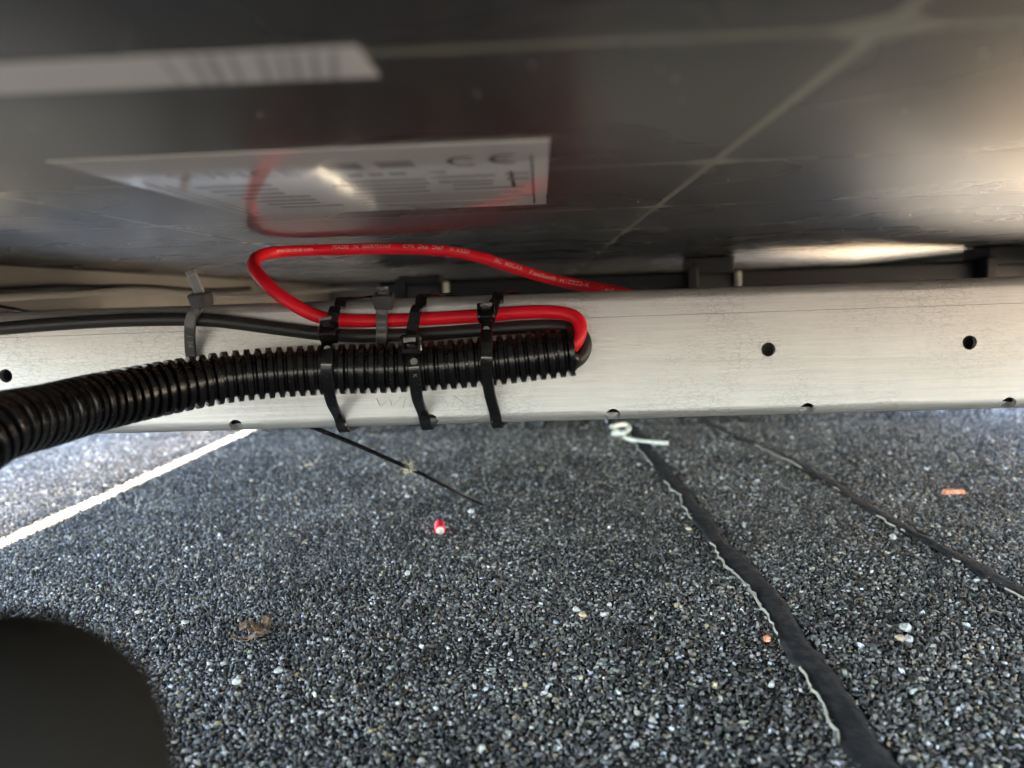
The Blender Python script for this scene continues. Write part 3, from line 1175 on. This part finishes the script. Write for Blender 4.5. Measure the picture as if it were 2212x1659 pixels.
# ------------------------------------------------------------------ small things on the roof
# long tail of a cable tie hanging from the rail to the roof
pp = [aty(640, 912, .352), aty(690, 930, .362), aty(760, 958, .372), aty(840, 993, .385), aty(905, 1022, .40), aty(960, 1050, .418), aty(1010, 1075, .436), aty(1042, 1090, .447)]
pp[-1].z = max(pp[-1].z, .003)
ctrl = [(p, Vector((.35, -.5, .8))) for p in pp]
tt_ = empty('strap_tail')
tag(tt_, 'thin black strap tail slanting down from the rail to the roof', 'strap')
ribbon('strap', ctrl, .0026, .0009, M['nylon'], tt_, .002)
fz = aty(882, 1013, .394)
V, Fc = [], []
for k in range(150):
    d = Vector((random.gauss(0, 1), random.gauss(0, 1), random.gauss(0, 1))).normalized()
    p = fz + d * .0036 * random.uniform(.3, 1)
    q = p + Vector((random.gauss(0, 1), random.gauss(0, 1), random.gauss(0, 1))).normalized() * .0032
    o_ = Vector((random.gauss(0, 1), random.gauss(0, 1), random.gauss(0, 1))).normalized() * .00011
    b = len(V)
    V += [p - o_, p + o_, q + o_, q - o_]
    Fc.append((b, b + 1, b + 2, b + 3))
for k in range(14):
    bm_ = Vector((random.gauss(0, .0016), random.gauss(0, .0016), random.gauss(0, .0014)))
    b = len(V)
    c = fz + bm_
    for sx, sy, sz in ((1, 0, 0), (-1, 0, 0), (0, 1, 0), (0, -1, 0), (0, 0, 1), (0, 0, -1)):
        V.append(c + Vector((sx, sy, sz)) * random.uniform(.0004, .0009))
    Fc += [(b, b + 2, b + 4), (b + 2, b + 1, b + 4), (b + 1, b + 3, b + 4), (b + 3, b, b + 4), (b + 2, b, b + 5), (b + 1, b + 2, b + 5), (b + 3, b + 1, b + 5), (b, b + 3, b + 5)]
tag(obj('fluff_ball', V, Fc, M['fluff']), 'small tan ball of fluff caught on the black strap tail', 'fluff')

# offcut of red cable
r = tag(empty('cable_offcut'), 'short red cable offcut with bare strands lying on the roof', 'cable offcut')
c0 = atz(950, 1140, .0030)
ax = Vector((-.16, .98, .10)).normalized()
pA_, pB_ = c0 - ax * .0045, c0 + ax * .0060
tube('jacket', [pA_, pA_ + ax * .0004, c0, pB_ - ax * .0006, pB_], [R * 1.0, R * 1.08, R * 1.08, R * 1.06, R * .9], M['red'], r, 20)
tube('insulation', [pA_ - ax * .0004, pA_ + ax * .001], R * .86, M['insul'], r, 18)
st = []
for k in range(19):
    a, q = random.uniform(0, math.tau), math.sqrt(random.random()) * R * .68
    u_ = ax.orthogonal().normalized()
    w_ = ax.cross(u_)
    p = pA_ + u_ * math.cos(a) * q + w_ * math.sin(a) * q
    tube('strand', [p + ax * .001, p - ax * random.uniform(.0004, .0018)], .00028, M['copper'], r, 6)

# bent pale wire
P = [(1322, 922, .040), (1345, 917, .041), (1356, 920, .040), (1357, 928, .036), (1346, 936, .034), (1326, 937, .033), (1330, 931, .033), (1345, 936, .031), (1352, 945, .028), (1370, 951, .0262), (1400, 955, .025), (1443, 958, .0238)]
P = [(u, v, y) for u, v, y in P]
wp = []
for i, (u, v, z) in enumerate(P):
    wp.append(aty(u, v, .60 - .006 * i))
# rest its lowest run on the roof
zmin = min(p.z for p in wp)
wp = [CAM + (p - CAM) * ((CAM.z - .0035) / (CAM.z - zmin)) if False else p for p in wp]
wp2 = []
for i, (u, v, z) in enumerate(P):
    q = atz(u, v, .0022 if i > 6 else .0022 + .0022 * (7 - i))
    wp2.append(q)
tag(tube('bent_wire', catmull(wp2, .0012)[0], .0021, M['pale_plastic'], None, 12), 'bent pale plastic wire piece lying below a rail hole', 'wire')

# orange scraps
def scrap(name, p, l, w, h, ang, m, label, cat, jag=.25):
    bm = bmesh.new()
    n = 7
    top, bot = [], []
    for k in range(n):
        for s_ in (0, 1):
            pass
    loop_ = []
    for k in range(n):
        loop_.append((-l / 2 + l * k / (n - 1), -w / 2 * (1 + random.uniform(-jag, jag))))
    for k in range(n):
        loop_.append((l / 2 - l * k / (n - 1), w / 2 * (1 + random.uniform(-jag, jag))))
    c, s_ = math.cos(ang), math.sin(ang)
    for x, y in loop_:
        X, Y = x * c - y * s_, x * s_ + y * c
        zz = random.uniform(0, h * .4)
        top.append(bm.verts.new((p.x + X * .94, p.y + Y * .94, p.z + h + zz)))
        bot.append(bm.verts.new((p.x + X, p.y + Y, p.z)))
    N_ = len(loop_)
    bm.faces.new(top)
    bm.faces.new(bot[::-1])
    for k in range(N_):
        bm.faces.new((bot[k], bot[(k + 1) % N_], top[(k + 1) % N_], top[k]))
    bmesh.ops.triangulate(bm, faces=[f for f in bm.faces if len(f.verts) > 4])
    return tag(bmobj(name, bm, m), label, cat)


scrap('orange_scrap', atz(2060, 1066, .002), .0125, .0032, .0022, .03, M['orange'], 'flat orange scrap lying on the granules at the right', 'scrap')
scrap('orange_scrap', atz(1657, 1384, .0015), .0022, .0016, .0014, .5, M['orange'], 'tiny orange crumb beside the near seam edge', 'scrap')
scrap('orange_scrap', atz(667, 1005, .0015), .006, .0016, .001, .2, M['pebble_tan'], 'small tan splinter on the shaded roof below the left tie loop', 'scrap')

# withered leaf bits
r = tag(empty('withered_leaf'), 'crumpled brown withered leaf scrap on the granules at lower left', 'leaf')
for k, (u, v, l, w, a, b) in enumerate(((548, 1352, .011, .005, .3, .5), (562, 1362, .008, .004, -.5, -.6), (535, 1376, .012, .003, .2, .15), (575, 1345, .006, .004, 1.0, .9))):
    p = atz(u, v, .0030)
    bm = bmesh.new()
    g = [[None] * 5 for _ in range(4)]
    for i in range(4):
        for j in range(5):
            x, y = (j / 4 - .5) * l, (i / 3 - .5) * w * math.sin(math.pi * (j + .6) / 5.2)
            z = y * b + .0012 * math.sin(j * 1.7 + k) + random.uniform(-.0005, .0005)
            g[i][j] = bm.verts.new((p.x + x * math.cos(a) - y * math.sin(a), p.y + x * math.sin(a) + y * math.cos(a), p.z + z))
    for i in range(3):
        for j in range(4):
            bm.faces.new((g[i][j], g[i][j + 1], g[i + 1][j + 1], g[i + 1][j]))
    o = bmobj('leaf_fragment', bm, M['leaf'], r)
    so = o.modifiers.new('thick', 'SOLIDIFY')
    so.thickness = .0003

# pale stones that stand out among the granules
GP = 'pale stones among the granules'


def pebble(u, v, size, m, label):
    p = atz(u, v, size * .25 + .0008)
    bm = bmesh.new()
    bmesh.ops.create_icosphere(bm, subdivisions=2, radius=size * .5)
    ph = random.uniform(0, 6)
    for q in bm.verts:
        k = 1 + .16 * math.sin(q.co.x / size * 7 + ph) + .14 * math.sin(q.co.y / size * 8 + ph * 2) + random.uniform(-.05, .05)
        q.co = Vector((q.co.x * k * 1.15, q.co.y * k * .9, q.co.z * k * .72))
    bmesh.ops.rotate(bm, verts=bm.verts, cent=(0, 0, 0), matrix=Matrix.Rotation(random.uniform(0, 6), 3, 'Z'))
    bmesh.ops.translate(bm, verts=bm.verts, vec=p)
    tag(bmobj('pebble', bm, m), label, 'stone', GP)


for a in ((601, 1449, .0027, 'pebble', 'white stone just below the withered leaf'),
          (1245, 1317, .0030, 'pebble', 'white egg shaped stone in mid roof left of the near seam'),
          (1316, 1305, .0022, 'pebble', 'small squarish white stone near the egg shaped one'),
          (1258, 1328, .0030, 'pebble_tan', 'dull stone tucked under the egg shaped white one'),
          (1488, 1142, .0028, 'pebble_tan', 'peach coloured stone left of the near seam bend'),
          (1608, 1135, .0024, 'pebble', 'pale stone between the two seams, nearer the first'),
          (1930, 1160, .0038, 'pebble', 'white stone pressed against the far seam edge'),
          (1955, 1356, .0042, 'pebble', 'white stone on the right, topmost of a small cluster'),
          (1945, 1378, .0036, 'pebble_tan', 'tan stone on the right, left one of a small cluster'),
          (1962, 1381, .0036, 'pebble', 'pale stone on the right, lowest of a small cluster'),
          (1666, 1479, .0024, 'pebble', 'cream stone left of the near seam towards the bottom'),
          (880, 1238, .0032, 'pebble', 'whitish stone below the red offcut on the open roof'),
          (1018, 1105, .0042, 'pebble', 'pale stone at the lower end of the strap tail'),
          (880, 1072, .0030, 'pebble', 'pale oval stone left of the red offcut'),
          (400, 1345, .0026, 'pebble', 'round pale stone left of the withered leaf'),
          (510, 1473, .0030, 'pebble', 'white stone right of the dark rounded cap')):
    pebble(a[0], a[1], a[2], M[a[3]], a[4])

# ------------------------------------------------------------------ dark rounded cap close to the lens
bm = bmesh.new()
prof = [(.0135 * math.sin(math.radians(q)), .0900 + .0142 * math.cos(math.radians(q))) for q in range(0, 91, 9)] + [(.0137, .05), (.0139, .0)]
prof[0] = (0.0, .1042)
n = 40
rings = []
for rr, z in prof:
    rings.append([bm.verts.new((rr * math.cos(math.tau * k / n) * 1.15, rr * math.sin(math.tau * k / n), z)) for k in range(n)] if rr else [bm.verts.new((0, 0, z))])
for r0, r1 in zip(rings, rings[1:]):
    for k in range(n):
        if len(r0) == 1:
            bm.faces.new((r0[0], r1[k], r1[(k + 1) % n]))
        else:
            bm.faces.new((r0[k], r1[k], r1[(k + 1) % n], r0[(k + 1) % n]))
bmesh.ops.recalc_face_normals(bm, faces=list(bm.faces))
bmesh.ops.translate(bm, verts=bm.verts, vec=(-.0500, .0615, 0))
tag(bmobj('rounded_cap', bm, M['rubber'], None, True), 'dark rounded out of focus cap close to the lens at lower left', 'cap')
